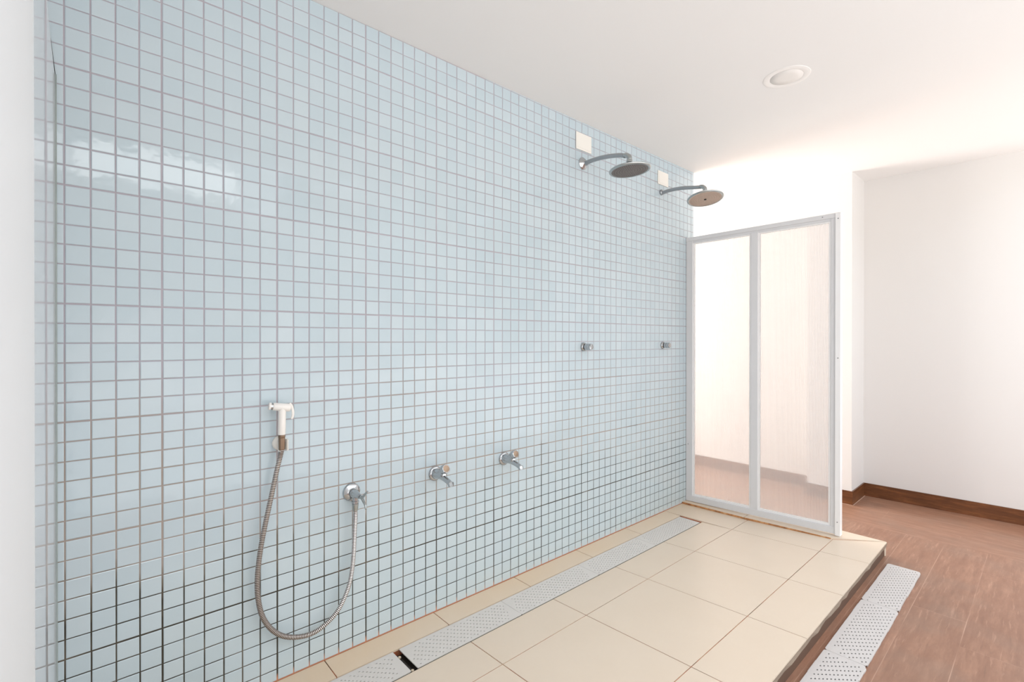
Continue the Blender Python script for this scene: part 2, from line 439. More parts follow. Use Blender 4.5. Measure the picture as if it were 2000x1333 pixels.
# raised tiled shower platform (slopes up from the drain to its open edge)
XJ = [-0.06, 0.186, 0.648, 1.110, 1.570, 2.030, 2.490, 2.945]
PY0, PY1, DR0, DR1 = 0.6135, YW, 1.490, 1.6365
def pz(y): return 0.045 * max(0.0, 1.49 - y)
def xfar(y): return 3.335 + (y - 0.6135) * 0.13 if y < 1.2 else 3.411
def platform():
    bm = bmesh.new()
    # joint bed
    def slab(poly, top, bot, mi, lift=0.0, bevel=0.0):
        t_ = [bm.verts.new((x, y, top(y) + lift)) for x, y in poly]
        b_ = [bm.verts.new((x, y, bot if bot is not None else top(y) - 0.0075)) for x, y in poly]
        f = bm.faces.new(t_); f.material_index = mi
        n = len(poly)
        sides = []
        for k in range(n):
            g = bm.faces.new((t_[k], b_[k], b_[(k + 1) % n], t_[(k + 1) % n])); g.material_index = mi; sides.append(g)
        g = bm.faces.new(b_); g.material_index = mi
    bed = lambda y: pz(y) - 0.0022
    slab([(-0.06, PY0 + .016), (3.31, PY0 + .016), (3.33, 1.0), (3.33, DR0 - .004), (-0.06, DR0 - .004)], bed, ZF - .001, 1)
    slab([(-0.06, DR1 + .004), (3.33, DR1 + .004), (3.33, PY1), (-0.06, PY1)], bed, ZF - .001, 1)
    slab([(2.936, DR0 - .01), (3.33, DR0 - .01), (3.33, DR1 + .01), (2.936, DR1 + .01)], bed, ZF - .001, 1)
    bedc = lambda y: -0.030
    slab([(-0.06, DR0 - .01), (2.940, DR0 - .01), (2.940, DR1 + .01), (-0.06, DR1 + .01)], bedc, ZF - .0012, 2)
    g = 0.0018
    rows = [(PY0, 0.8335, 0), (0.8335, 1.300, 1), (1.300, DR0, 2), (DR1, PY1 - 0.001, 3)]
    for y0, y1, k in rows:
        for i in range(len(XJ) - 1):
            a, b = XJ[i], XJ[i + 1]
            slab([(a + g, y0 + g), (b - g, y0 + g), (b - g, y1 - g), (a + g, y1 - g)], pz, None, 0)
        # end pieces up to the kerb
        slab([(XJ[-1] + g, y0 + g), (3.172, y0 + g), (3.172, y1 - g), (XJ[-1] + g, y1 - g)], pz, None, 0) if y0 > 0.7 and k != 2 and k != 3 else None
    slab([(XJ[-1] + g, 1.300 + g), (3.172, 1.300 + g), (3.172, PY1 - .001), (XJ[-1] + g, PY1 - .001)], pz, None, 0)
    slab([(XJ[-1] + g, PY0 + g), (3.330, PY0 + g), (3.172, 0.8335 - g), (XJ[-1] + g, 0.8335 - g)], pz, None, 0)
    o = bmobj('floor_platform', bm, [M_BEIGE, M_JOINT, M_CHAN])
    struct(o)
platform()
# rough riser under the platform's open edge
bm = bmesh.new()
N = 60; top = []; bot = []
rr = random.Random(5)
for i in range(N + 1):
    x = -0.05 + 3.3865 * i / N
    top.append(bm.verts.new((x, PY0 + 0.0005 + rr.uniform(0, .001), 0.0335)))
    bot.append(bm.verts.new((x, PY0 + 0.002 + rr.uniform(-.003, .003), 0.013 + rr.uniform(-.003, .003))))
for i in range(N): bm.faces.new((top[i], top[i + 1], bot[i + 1], bot[i]))
b2 = [bm.verts.new((v.co.x, PY0 + 0.022, v.co.z - 0.001)) for v in bot]
for i in range(N): bm.faces.new((bot[i], bot[i + 1], b2[i + 1], b2[i]))
struct(bmobj('trim_1', bm, M_RAW))
bm = bmesh.new(); box(bm, -0.05, 3.336, PY0 + 0.012, PY0 + 0.03, ZF, 0.033)
struct(bmobj('trim_2', bm, M_RISER))
# kerb that carries the screen
bm = bmesh.new()
def kerb(poly, lift, mi_top, y_split=None):
    t_ = [bm.verts.new((x, y, max(pz(y), 0) + l)) for x, y, l in poly]
    b_ = [bm.verts.new((x, y, ZF)) for x, y, l in poly]
    f = bm.faces.new(t_); f.material_index = 0
    for k in range(len(poly)):
        g = bm.faces.new((t_[k], b_[k], b_[(k + 1) % len(poly)], t_[(k + 1) % len(poly)])); g.material_index = 1 if k == len(poly) - 1 else 0
L = 0.012
kerb([(3.175, 0.842, 0.007), (3.333, PY0 + .006, 0.0005), (3.40, 1.325, L), (3.175, 1.325, L)], 0, 0)
kerb([(3.175, 1.328, L), (3.40, 1.328, L), (3.41, YW - .001, L), (3.175, YW - .001, L)], 0, 0)
bmesh.ops.triangulate(bm, faces=[f for f in bm.faces if len(f.verts) == 4 and f.normal.z > 0.5])
struct(bmobj('trim_3', bm, [M_BEIGE, M_RUST]))

# ceiling
V = [(-0.6, -0.12, ceil_z(-0.6)), (5.2, -0.12, ceil_z(5.2)), (5.2, 4.6, ceil_z(5.2)), (-0.6, 4.6, ceil_z(-0.6))]
V += [(x, y, z + 0.12) for x, y, z in V]
struct(raw('ceiling', V, [(3, 2, 1, 0), (4, 5, 6, 7), (0, 1, 5, 4), (1, 2, 6, 5), (2, 3, 7, 6), (3, 0, 4, 7)], M_CEIL))

# far white walls: recessed wall, pilaster, and wall behind the screen
ZT = 2.45
def wallbox(name, x0, x1, y0, y1, z0=ZF - 0.02, z1=2.42):
    bm = bmesh.new(); box(bm, x0, x1, y0, y1, z0, z1)
    return struct(bmobj(name, bm, M_WALL))
bm = bmesh.new()
# plan outline of the face, front to back, with a slight skew on the near recess
face = [(4.60, -0.9), (4.515, 0.98), (4.183, 0.98), (4.183, 1.27), (4.40, 1.27), (4.40, 4.6)]
lo = [bm.verts.new((x, y, ZF - 0.02)) for x, y in face]; hi = [bm.verts.new((x, y, 2.41)) for x, y in face]
lo2 = [bm.verts.new((5.1, y, ZF - 0.02)) for y in (4.6, -0.9)]; hi2 = [bm.verts.new((5.1, y, 2.41)) for y in (4.6, -0.9)]
LO, HI = lo + lo2, hi + hi2
for k in range(len(LO)):
    k2 = (k + 1) % len(LO); bm.faces.new((LO[k], LO[k2], HI[k2], HI[k]))
bm.faces.new(LO); bm.faces.new(HI)
struct(bmobj('wall_back', bm, M_WALL))
# skirting follows the same outline
def skirting(name, pts, h=0.098, t=0.009):
    bm = bmesh.new()
    inner = [Vector((x, y)) for x, y in pts]; outer = []
    for i, p in enumerate(inner):
        d = []
        if i > 0: d.append((p - inner[i - 1]).normalized())
        if i < len(inner) - 1: d.append((inner[i + 1] - p).normalized())
        ns = [Vector((-q.y, q.x)) for q in d]
        n = sum(ns, Vector((0, 0))); n = n / max(n.length_squared, 1e-6) * (2 if len(ns) == 2 else 1) if len(ns) == 2 else ns[0]
        outer.append(p + n * t)
    r = []
    for a, b in zip(inner, outer):
        r.append([bm.verts.new((a.x, a.y, ZF)), bm.verts.new((b.x, b.y, ZF)), bm.verts.new((b.x, b.y, ZF + h)), bm.verts.new((a.x, a.y, ZF + h))])
    for i in range(len(r) - 1):
        for k in range(4): bm.faces.new((r[i][k], r[i][(k + 1) % 4], r[i + 1][(k + 1) % 4], r[i + 1][k]))
    bm.faces.new(r[0]); bm.faces.new(r[-1])
    return struct(bmobj(name, bm, M_SKIRT))
skirting('baseboard_back', face)
# pale grout line where the skirting meets the floor
bm = bmesh.new()
for (x0, y0), (x1, y1) in zip([(4.588, -0.9), (4.503, 0.968), (4.171, 0.968), (4.171, 1.28), (4.388, 1.28)], [(4.503, 0.968), (4.171, 0.968), (4.171, 1.28), (4.388, 1.28), (4.388, 4.5)]):
    box(bm, min(x0, x1) - .003, max(x0, x1) + .001, min(y0, y1) - .002, max(y0, y1) + .002, ZF + .0002, ZF + .0015) if abs(x0 - x1) < .01 or abs(y0 - y1) < .01 else None
struct(bmobj('trim_4', bm, simple('pale_joint', srgb(205, 172, 150), 0.8)))

# near end of the shower: glossy white partition met edge-on, then its satin white jamb
bm = bmesh.new()
PX = -0.058
zs = [-0.03, 1.86, 1.90, 1.95, 2.0, 2.06, 2.12, 2.365]
lean = lambda z: PX - 0.022 * min(1.3, max(0, (z - 1.86) / 0.195))
ys = [1.022, 1.2, 1.5, YW - 0.001]
grid = [[bm.verts.new((PX + (lean(z) - PX) * max(0, (y - 1.3) / 0.455), y, z)) for y in ys] for z in zs]
bk = [[bm.verts.new((v.co.x - 0.012, v.co.y, v.co.z)) for v in row] for row in grid]
for i in range(len(zs) - 1):
    for j in range(len(ys) - 1):
        bm.faces.new((grid[i][j], grid[i][j + 1], grid[i + 1][j + 1], grid[i + 1][j]))
        bm.faces.new((bk[i][j], bk[i + 1][j], bk[i + 1][j + 1], bk[i][j + 1]))
for i in range(len(zs) - 1):
    for j in (0, len(ys) - 1): bm.faces.new((grid[i][j], grid[i + 1][j], bk[i + 1][j], bk[i][j]))
for j in range(len(ys) - 1):
    for i in (0, len(zs) - 1): bm.faces.new((grid[i][j], bk[i][j], bk[i][j + 1], grid[i][j + 1]))
part = bmobj('partition_panel', bm, M_PANEL)
tag(part, 'glossy white partition panel at the left end of the mosaic wall, reflecting its tiles', 'panel')
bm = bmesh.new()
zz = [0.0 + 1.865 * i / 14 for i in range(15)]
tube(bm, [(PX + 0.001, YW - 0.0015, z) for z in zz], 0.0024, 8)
s_ = bmobj('sealant_shade', bm, M_SEAL, part, smooth=True)  # sealant bead with the corner shadow put into its colour
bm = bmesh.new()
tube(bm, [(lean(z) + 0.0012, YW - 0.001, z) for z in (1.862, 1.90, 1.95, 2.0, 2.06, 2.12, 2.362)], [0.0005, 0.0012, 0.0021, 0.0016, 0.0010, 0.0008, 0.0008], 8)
bmobj('gap_shade', bm, M_DARK, part, smooth=True)  # black strip stands in for the shade inside the open gap
bm = bmesh.new(); box(bm, -0.30, PX + 0.0015, -0.5, 1.0225, ZF, 2.366, 0.004, 3)
struct(bmobj('wall_end', bm, M_JAMB, sharp=0.6))
# side wall that closes the room to the left of the photographer is the same jamb; passage end
wallbox('wall_passage', -0.6, 0.2, 1.95, 4.6)

# ------------------------------------------------------------------ drain grates
def grate_mesh(name, length, y0, y1, hy0, dx, ax, ay, nrow, z, th, phase, hole=(0.0040, 0.0023), corner=0.004, notch=False, skip=None, mats=None):
    """perforated plate along x; holes in slanting rows of twelve"""
    pts, edges, holes = [], [], []
    out = []
    def arc(cx, cy, a0):
        for k in range(5):
            a = a0 + k * math.pi / 8; out.append((cx + corner * math.cos(a), cy + corner * math.sin(a)))
    arc(corner, y0 + corner, math.pi); arc(length - corner, y0 + corner, 1.5 * math.pi)
    arc(length - corner, y1 - corner, 0); arc(corner, y1 - corner, 0.5 * math.pi)
    pts += out; n0 = len(out); edges += [(i, (i + 1) % n0) for i in range(n0)]
    for k in range(-14, int(length / dx) + 4):
        for j in range(nrow):
            cx = phase + k * dx + j * ax; cy = hy0 + j * ay
            if cx < 0.011 or cx > length - 0.011: continue
            if skip and skip(cx, cy): continue
            i0 = len(pts); H = []
            for q in range(8):
                a = q * math.pi / 4 + 0.39
                H.append((cx + hole[0] * math.cos(a), cy + hole[1] * math.sin(a)))
            pts += H; edges += [(i0 + q, i0 + (q + 1) % 8) for q in range(8)]
            holes.append((cx, cy, i0))
    r = delaunay_2d_cdt([Vector(p) for p in pts], edges, [], 1, 1e-6)
    v2, e2, f2 = r[0], r[1], r[2]
    grid = {}
    for cx, cy, i0 in holes: grid.setdefault((round(cx / .01), round(cy / .01)), []).append((cx, cy))
    def inhole(c):
        for a in (-1, 0, 1):
            for b in (-1, 0, 1):
                for cx, cy in grid.get((round(c[0] / .01) + a, round(c[1] / .01) + b), ()):
                    if ((c[0] - cx) / hole[0]) ** 2 + ((c[1] - cy) / hole[1]) ** 2 < 0.8: return True
        return False
    bm = bmesh.new()
    tv = [bm.verts.new((p[0], p[1], z)) for p in v2]
    for f in f2:
        c = (sum(v2[i][0] for i in f) / len(f), sum(v2[i][1] for i in f) / len(f))
        if not inhole(c): bm.faces.new([tv[i] for i in f])
    be = [e for e in bm.edges if len(e.link_faces) == 1]
    ex = bmesh.ops.extrude_edge_only(bm, edges=be)
    for g in ex['geom']:
        if isinstance(g, bmesh.types.BMVert): g.co.z -= th
    bmesh.ops.delete(bm, geom=[v for v in bm.verts if not v.link_faces], context='VERTS')
    return bm
def wall_grate(name, x0, x1, label, phase, jy=0.0):
    skip = lambda cx, cy: (cx - 0.011 < (cy - DR0 - 0.06) * 0.55) or ((x1 - x0) - cx < 0.02 + (DR1 - 0.05 - cy) * 0.35)
    bm = grate_mesh(name, x1 - x0, DR0 + 0.006, DR1 - 0.003, 1.615, 0.0322, 0.0094, -0.0096, 12, -0.001, 0.003, phase, skip=skip)
    o = bmobj(name, bm, M_GRATE); o.location = (x0, jy, 0)
    tag(o, label, 'drain grate', 'perforated covers of the shower drain channel')
    return o
wall_grate('drain_grate', 0.352, 0.856, 'white perforated drain cover nearest the camera, left of the open gap in the channel', 0.012)
wall_grate('drain_grate', 0.882, 1.384, 'white perforated drain cover just right of the open gap, below the first tap', 0.013)
wall_grate('drain_grate', 1.3855, 1.905, 'white perforated drain cover in the channel, third counted from the camera', 0.015)
wall_grate('drain_grate', 1.9065, 2.418, 'white perforated drain cover in the channel, next to last before the screen', 0.008)
wall_grate('drain_grate', 2.4195, 2.928, 'white perforated drain cover at the far end of the channel, nearest the screen', 0.02)
# support bar showing in the open gap between two covers
t = empty('channel_bracket', (0.869, 1.56, -0.028), 'brown bracket with two screws seen in the open gap of the shower drain channel', 'bracket')
bm = bmesh.new(); box(bm, -0.005, 0.005, -0.056, 0.062, 0.0, 0.014, 0.0015)
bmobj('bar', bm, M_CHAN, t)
for yy in (-0.049, 0.045):
    bm = bmesh.new(); lathe(bm, (0, yy, 0.014), (0, 0, 1), [(0, 0.0062), (0.003, 0.006), (0.0045, 0.004), (0.005, 0.0005)], 14)
    bmobj('screw', bm, simple('pale_screw', srgb(222, 204, 178), 0.5), t, smooth=True)
# floor channel covers beyond the platform
def floor_grate(x0, x1, label, phase):
    L_ = x1 - x0
    skip = lambda cx, cy: ((cx - 0.03) ** 2 < 0.0002 and cy > 0.535) or (abs((cx - 0.055) + (cy - 0.51) * 1.0) < 0.009 and 0.49 < cy < 0.56) or (L_ - cx < 0.02 + (0.56 - cy) * 0.0)
    root = empty('floor_drain_grate', (x0, 0, 0), label, 'drain grate', 'perforated grates on the wood-look floor')
    bm = grate_mesh('cover', L_, 0.4535, 0.587, 0.5665, 0.0334, 0.0097, -0.0096, 12, ZF + 0.010, 0.0025, phase, hole=(0.0045, 0.0026), corner=0.011, skip=skip)
    bmobj('cover', bm, M_GRATE2, root)
    # chipped skirt under both long edges
    rg = random.Random(int(x0 * 100))
    for yy in (0.4545, 0.586):
        bm = bmesh.new()
        s = -1 if yy < 0.5 else 1; q = []
        x = 0.014
        while x < L_ - 0.012:
            seg = rg.uniform(0.03, 0.11); xe = min(x + seg, L_ - 0.012)
            d = rg.uniform(0.001, 0.0045)
            box(bm, x, xe, min(yy, yy + s * d), max(yy, yy + s * d), ZF + 0.0005, ZF + 0.0090, 0.0008, 1)
            if xe > L_ - 0.013: break
            x = xe - 0.0005
        bmobj('chipped_rim', bm, M_GRATE2, root)
floor_grate(1.60, 2.134, 'white perforated floor grate beside the platform step, nearest the camera', 0.012)
floor_grate(2.1355, 2.6725, 'white perforated floor grate beside the platform step, middle of the row', 0.02)
floor_grate(2.674, 3.206, 'white perforated floor grate beside the platform step, far rounded end', 0.012)
bm = bmesh.new(); box(bm, 1.61, 3.195, 0.462, 0.578, ZF + 0.0003, ZF + 0.0012)  # thin dark sheet gives the shade seen through the floor grates
tag(bmobj('drain_channel', bm, M_CHAN), 'drain channel sheet, coloured dark as shade under the white grates on the wood-look floor', 'drain')

# ------------------------------------------------------------------ shower screen
SX = 3.222
scr = empty('shower_screen', (SX, 1.29, 0.03), 'white framed frosted two-pane shower screen standing at the end of the platform', 'shower screen')
def P(name, boxes, mat, bev=0.0015, parent=scr, seg=2):
    bm = bmesh.new()
    for b in boxes:
        x0, x1, y0, y1, z0, z1 = b
        box(bm, x0 - SX, x1 - SX, y0 - 1.29, y1 - 1.29, z0 - 0.03, z1 - 0.03, bev, seg)
    return bmobj(name, bm, mat, parent)
def slopebar(name, x0, x1, ya, yb, zb0, zb1, h, mat, bev=0.0015):
    """bar between ya and yb whose underside follows the sloping kerb"""
    bm = bmesh.new()
    vs = box(bm, x0 - SX, x1 - SX, ya - 1.29, yb - 1.29, 0, 1)
    for v in vs:
        f = (v.co.y + 1.29 - ya) / (yb - ya); zb = zb0 + (zb1 - zb0) * f
        v.co.z = (zb + (h if v.co.z > 0.5 else 0)) - 0.03
    bmesh.ops.bevel(bm, geom=list(bm.edges), offset=bev, segments=2, affect='EDGES')
    return bmobj(name, bm, mat, scr)
YA, YB = 0.812, 1.753
P('top_rail', [(SX, SX + .030, YA, YB, 1.866, 1.893), (SX + .006, SX + .026, YA + .02, YB, 1.850, 1.867)], M_ALU)
slopebar('bottom_rail', SX + .0005, SX + .0295, YA + 0.01, YB, 0.047, 0.0135, 0.040, M_ALU)
P('post', [(SX + .003, SX + .027, 1.705, YB, 0.018, 1.868)], M_ALU)
P('post', [(SX + .0035, SX + .0265, 0.826, 0.858, 0.050, 1.868)], M_ALU)
P('edge_profile', [(SX - .006, SX + .004, 0.812, 0.834, 0.042, 1.890), (SX - .006, SX + .034, 0.808, 0.812, 0.042, 1.890)], M_ALU2, 0.0008)
P('mullion', [(SX + .003, SX + .027, 1.262, 1.305, 0.05, 1.855)], M_ALU)
for (a, b) in ((0.858, 1.262), (1.305, 1.705)):
    zb0 = 0.087 - (a - 0.812) * 0.0356; zb1 = 0.087 - (b - 0.812) * 0.0356
    pane = P('pane', [(SX + .013, SX + .017, a - .003, b + .003, zb1 - .004, 1.853)], M_SHEET, 0.0)
    bm = bmesh.new()
    def bar(y0, y1, z0, z1, dz0=0, dz1=0, e=0.0):
        vs = box(bm, 0.009 - e, 0.021 + e, y0 - 1.29, y1 - 1.29, z0 - .03, z1 - .03)
        for v in vs:
            if dz0 or dz1: v.co.z += dz0 if v.co.y < (y0 + y1) / 2 - 1.29 else dz1
    bar(a, a + .012, zb0 - .002, 1.851); bar(b - .012, b, zb1 - .002, 1.851)
    bar(a, b, 1.842, 1.8505, e=0.0006)
    bar(a, b, zb1 - .002, zb1 + .014, zb0 - zb1, 0, e=0.0006)
    bd = bmobj('glazing_bead', bm, M_ALU2, scr)
for y_, z_ in ((0.829, 1.872), (0.820, 1.858), (0.90, 1.880), (0.820, 1.06), (0.822, 0.12), (1.735, 0.42)):
    bm = bmesh.new(); lathe(bm, (-.0062 if y_ < 0.83 and z_ < 1.87 else 0.0001, y_ - 1.29, z_ - 0.03), (-1, 0, 0), [(0, 0.0032), (0.0012, 0.003), (0.0016, 0.001)], 12)
    bmobj('screw', bm, M_SCREW, scr, smooth=True)

# ------------------------------------------------------------------ rain showers
def rain_shower(x, zf, yh, zh, R, big, label, facemat, lean):
    t = empty('wall_shower', (x, YW, zf), label, 'shower', 'wall showers above the tiles')
    bm = bmesh.new()
    if big: lathe(bm, (0, -0.0002, 0), (0, -1, 0), [(0, 0.034), (0.004, 0.034), (0.010, 0.028), (0.016, 0.018), (0.022, 0.014), (0.024, 0.0125)], 40)
    else: lathe(bm, (0, -0.0002, 0), (0, -1, 0), [(0, 0.019), (0.008, 0.019), (0.011, 0.016), (0.014, 0.0135)], 32)
    bmobj('flange', bm, M_CHROME if big else M_PIPE, t, sharp=0.5)
    yl = yh - YW
    a0 = (0, -0.004, -0.006); dz = zh + 0.083 - zf
    pts = catmull([a0, (0, yl * 0.22, 0.000), (0, yl * 0.5, -0.006), (0, yl * 0.78, -0.022), (0, yl + 0.022, dz - 0.002)], 0.008)
    bm = bmesh.new(); tube(bm, pts, 0.0115, 20)
    bmobj('arm', bm, M_PIPE, t, smooth=True)
    zc = zh - zf
    bm = bmesh.new()
    e0 = Vector((0, yl + 0.022, dz)); el = catmull([e0 + Vector((0, 0.010, 0.0012)), e0 + Vector((0, -0.006, -0.001)), (0, yl, dz - 0.016), (0, yl, dz - 0.032)], 0.004)
    tube(bm, el, 0.0128, 20)
    bmobj('elbow', bm, M_CHROME_WORN, t, smooth=True)
    bm = bmesh.new()
    z1 = dz - 0.028
    lathe(bm, (0, yl, z1), (0, 0, -1), [(0, 0.0145), (0.002, 0.0155), (0.013, 0.0155), (0.014, 0.011), (0.017, 0.011), (0.018, 0.015), (0.030, 0.0175), (0.033, 0.020)], 28)
    bmobj('swivel_nut', bm, M_CHROME_WORN, t, sharp=0.5)
    # dish
    bm = bmesh.new()
    top = z1 - 0.030
    lathe(bm, (0, yl, top), (0, 0, -1), [(0, 0.017), (0.002, 0.022), (0.006, R * 0.35), (0.010, R * 0.62), (0.014, R * 0.85), (0.017, R * 0.96), (0.021, R), (0.025, R * 0.995), (0.028, R * 0.965), (0.0285, R * 0.90), (0.0265, R * 0.87)], 64, cap=False)
    rot = Vector((0, 0, -1)).rotation_difference(Vector((lean[0], lean[1], -1))).to_matrix()
    piv = Vector((0, yl, top + 0.006))
    def swing(b_):
        for v in b_.verts: v.co = piv + rot @ (v.co - piv)
    swing(bm)
    h = bmobj('head', bm, M_CHROME_WORN, t, sharp=0.7)
    bm = bmesh.new()
    lathe(bm, (0, yl, top - 0.0262), (0, 0, -1), [(0, R * 0.89), (0.001, R * 0.88), (0.0015, R * 0.3), (0.002, 0.004)], 64)
    # rubber nozzles in rings
    for ring in range(1, 7):
        nn = ring * 8; rr_ = R * 0.125 * ring
        for k in range(nn):
            a = 2 * math.pi * (k + 0.5 * (ring % 2)) / nn
            lathe(bm, (math.cos(a) * rr_, yl + math.sin(a) * rr_, top - 0.0272), (0, 0, -1), [(0, 0.0021), (0.0026, 0.0012)], 6)
    swing(bm)
    bmobj('nozzle_plate', bm, facemat, h, smooth=False)
    if not big:
        bm = bmesh.new(); lathe(bm, (0, yl, top - 0.028), (0, 0, -1), [(0, 0.0075), (0.004, 0.0065), (0.0045, 0.002)], 16)
        swing(bm)
        bmobj('centre_screw', bm, M_DARK, h, smooth=True)
    return t
rain_shower(2.086, 2.150, 1.446, 2.031, 0.105, True, 'round rain shower on a curved arm with chrome flange, nearer the camera', M_FACE, (0.040, -0.057))
rain_shower(2.895, 2.153, 1.450, 2.042, 0.108, False, 'round rain shower on a curved arm with no cover flange, beside the screen', M_FACE2, (-0.12, -0.15))

# blank plates above the showers
for (x0, x1, z0, z1, lab) in ((2.026, 2.157, 2.220, 2.315, 'wide white blank cover plate on the tiles above the nearer rain shower'),
                              (2.851, 2.978, 2.203, 2.294, 'white blank cover plate on the tiles above the shower beside the screen')):
    bm = bmesh.new(); box(bm, x0, x1, YW - 0.006, YW - 0.0003, z0, z1, 0.002, 2)
    box(bm, x0 + .012, x1 - .012, YW - 0.0072, YW - 0.0055, z0 + .010, z1 - .010, 0.0006, 1)
    tag(bmobj('blank_plate', bm, M_PLASTIC), lab, 'cover plate', 'blank plates above the showers')

# shower valves
def valve_knob(x, z, R, Ln, label):
    t = empty('shower_valve', (x, YW, z), label, 'shower valve', 'round shower valves on the mosaic wall')
    bm = bmesh.new(); lathe(bm, (0, -.0002, 0), (0, -1, 0), [(0, R * 1.3), (0.004, R * 1.3), (0.010, R * 1.18), (0.014, R * 0.95)], 36)
    bmobj('escutcheon', bm, M_CHROME, t, sharp=0.6)
    bm = bmesh.new(); lathe(bm, (0, -0.013, 0), (0, -1, 0), [(0, R * 0.85), (0.009, R * 0.85)], 24)
    bmobj('neck', bm, M_DARK, t, sharp=0.6)
    bm = bmesh.new()
    prof = [(0, R * 0.92), (0.003, R), (Ln * 0.5, R * 0.98), (Ln * 0.55, R * 0.93), (Ln * 0.6, R * 0.98), (Ln - 0.005, R * 0.96), (Ln - 0.001, R * 0.86), (Ln, R * 0.5)]
    lathe(bm, (0, -0.020, 0), (0, -1, 0), prof, 40)
    for v in bm.verts:          # shallow grips around the rim
        rr_ = math.hypot(v.co.x, v.co.z)
        if rr_ > R * 0.9 and v.co.y < -0.020 - Ln * 0.55:
            k = 1 - 0.07 * max(0, math.cos(5 * math.atan2(v.co.z, v.co.x))); v.co.x *= k; v.co.z *= k
    bmobj('knob', bm, M_CHROME, t, sharp=0.6)
valve_knob(2.092, 1.124, 0.0190, 0.040, 'chrome round shower valve knob on the tiles below the nearer rain shower')
valve_knob(2.912, 1.127, 0.0185, 0.038, 'chrome round shower valve knob on the tiles next to the frosted screen')

# low taps
def tap(x, z, label, capmat):
    t = empty('wall_tap', (x, YW, z), label, 'tap', 'low chrome taps on the mosaic wall')
    bm = bmesh.new(); lathe(bm, (0, -.0002, 0), (0, -1, 0), [(0, 0.031), (0.004, 0.0315), (0.007, 0.030), (0.010, 0.0265), (0.011, 0.022)], 44)
    bmobj('flange', bm, M_CHROME, t, sharp=0.5)
    bm = bmesh.new(); lathe(bm, (0, -0.008, 0), (0, -1, 0.10), [(0, 0.0225), (0.016, 0.0215), (0.034, 0.0175), (0.050, 0.0150), (0.060, 0.0135), (0.066, 0.008)], 36)
    bmobj('body', bm, M_CHROME, t, sharp=0.7)
    bd = Vector((0, -0.74, 0.60)).normalized(); b0 = Vector((0, -0.040, 0.008))
    bm = bmesh.new(); lathe(bm, b0, bd, [(0, 0.013), (0.020, 0.013), (0.022, 0.0155), (0.030, 0.0155), (0.031, 0.012), (0.036, 0.012)], 28)
    bmobj('bonnet', bm, M_CHROME, t, sharp=0.5)
    bm = bmesh.new()
    kd = Vector((0, -0.93, 0.36)).normalized(); k0 = b0 + bd * 0.034
    lathe(bm, k0, kd, [(0, 0.013), (0.003, 0.0185), (0.018, 0.0190), (0.022, 0.0180), (0.0235, 0.0155)], 40)
    k = bmobj('knob', bm, M_CHROME, t, sharp=0.5)
    bm = bmesh.new(); lathe(bm, k0 + kd * 0.0225, kd, [(0, 0.0152), (0.0018, 0.0145), (0.0024, 0.008), (0.0026, 0.001)], 32)
    bmobj('knob_cap', bm, capmat, k, sharp=0.5)
    bm = bmesh.new()
    sp_ = catmull([(0, -0.045, -0.004), (0, -0.070, -0.006), (0, -0.098, -0.012), (0, -0.124, -0.022)], 0.006)
    tube(bm, sp_, [0.0125 - 0.0020 * i / len(sp_) for i in range(len(sp_))], 20)
    s = bmobj('spout', bm, M_CHROME, t, smooth=True)
    bm = bmesh.new(); lathe(bm, (0, -0.118, -0.013), (0, -0.35, -1), [(0, 0.0112), (0.002, 0.0125), (0.013, 0.0125), (0.014, 0.0110), (0.017, 0.0105)], 6)
    bmobj('outlet_nut', bm, M_CHROME, s)
tap(1.117, 0.593, 'low chrome wall tap with brownish knob cap, next to the hose valve', M_BROWN)
tap(1.505, 0.593, 'low chrome wall tap farther from the hose valve, towards the screen', M_BROWN)

# angle valve feeding the hose
t = empty('angle_valve', (0.749, YW, 0.591), 'chrome angle valve with a forked lever where the metal hose ends', 'valve')
bm = bmesh.new(); lathe(bm, (0, -.0002, 0), (0, -1, 0), [(0, 0.0335), (0.003, 0.0335), (0.008, 0.031), (0.014, 0.022), (0.016, 0.0165)], 44)
bmobj('flange', bm, M_CHROME, t, sharp=0.5)
bm = bmesh.new(); lathe(bm, (0, -0.012, 0), (0, -1, 0), [(0, 0.0165), (0.020, 0.0165), (0.034, 0.0130), (0.050, 0.0100), (0.062, 0.0085), (0.066, 0.005)], 32)
bmobj('body', bm, M_CHROME, t, sharp=0.7)
bm = bmesh.new(); lathe(bm, (0, -0.036, -0.006), (0, 0, -1), [(0, 0.0105), (0.018, 0.0105), (0.019, 0.0135), (0.024, 0.0135), (0.025, 0.0105), (0.028, 0.0105)], 24)
bmobj('outlet', bm, M_CHROME, t, sharp=0.5)
bm = bmesh.new()
lathe(bm, (0, -0.070, 0), (0, -1, 0), [(0, 0.006), (0.028, 0.0055), (0.030, 0.003)], 16)
for sgn in (1, -1):
    arm_ = catmull([(0, -0.094, 0), (0, -0.108, 0.010 * sgn), (0, -0.122, 0.021 * sgn), (0, -0.140 if sgn > 0 else -0.126, 0.034 * sgn)], 0.004)
    tube(bm, arm_, [0.0058 - 0.0030 * i / len(arm_) for i in range(len(arm_))], 10)
bmobj('forked_handle', bm, M_CHROME_WORN, t, smooth=True)

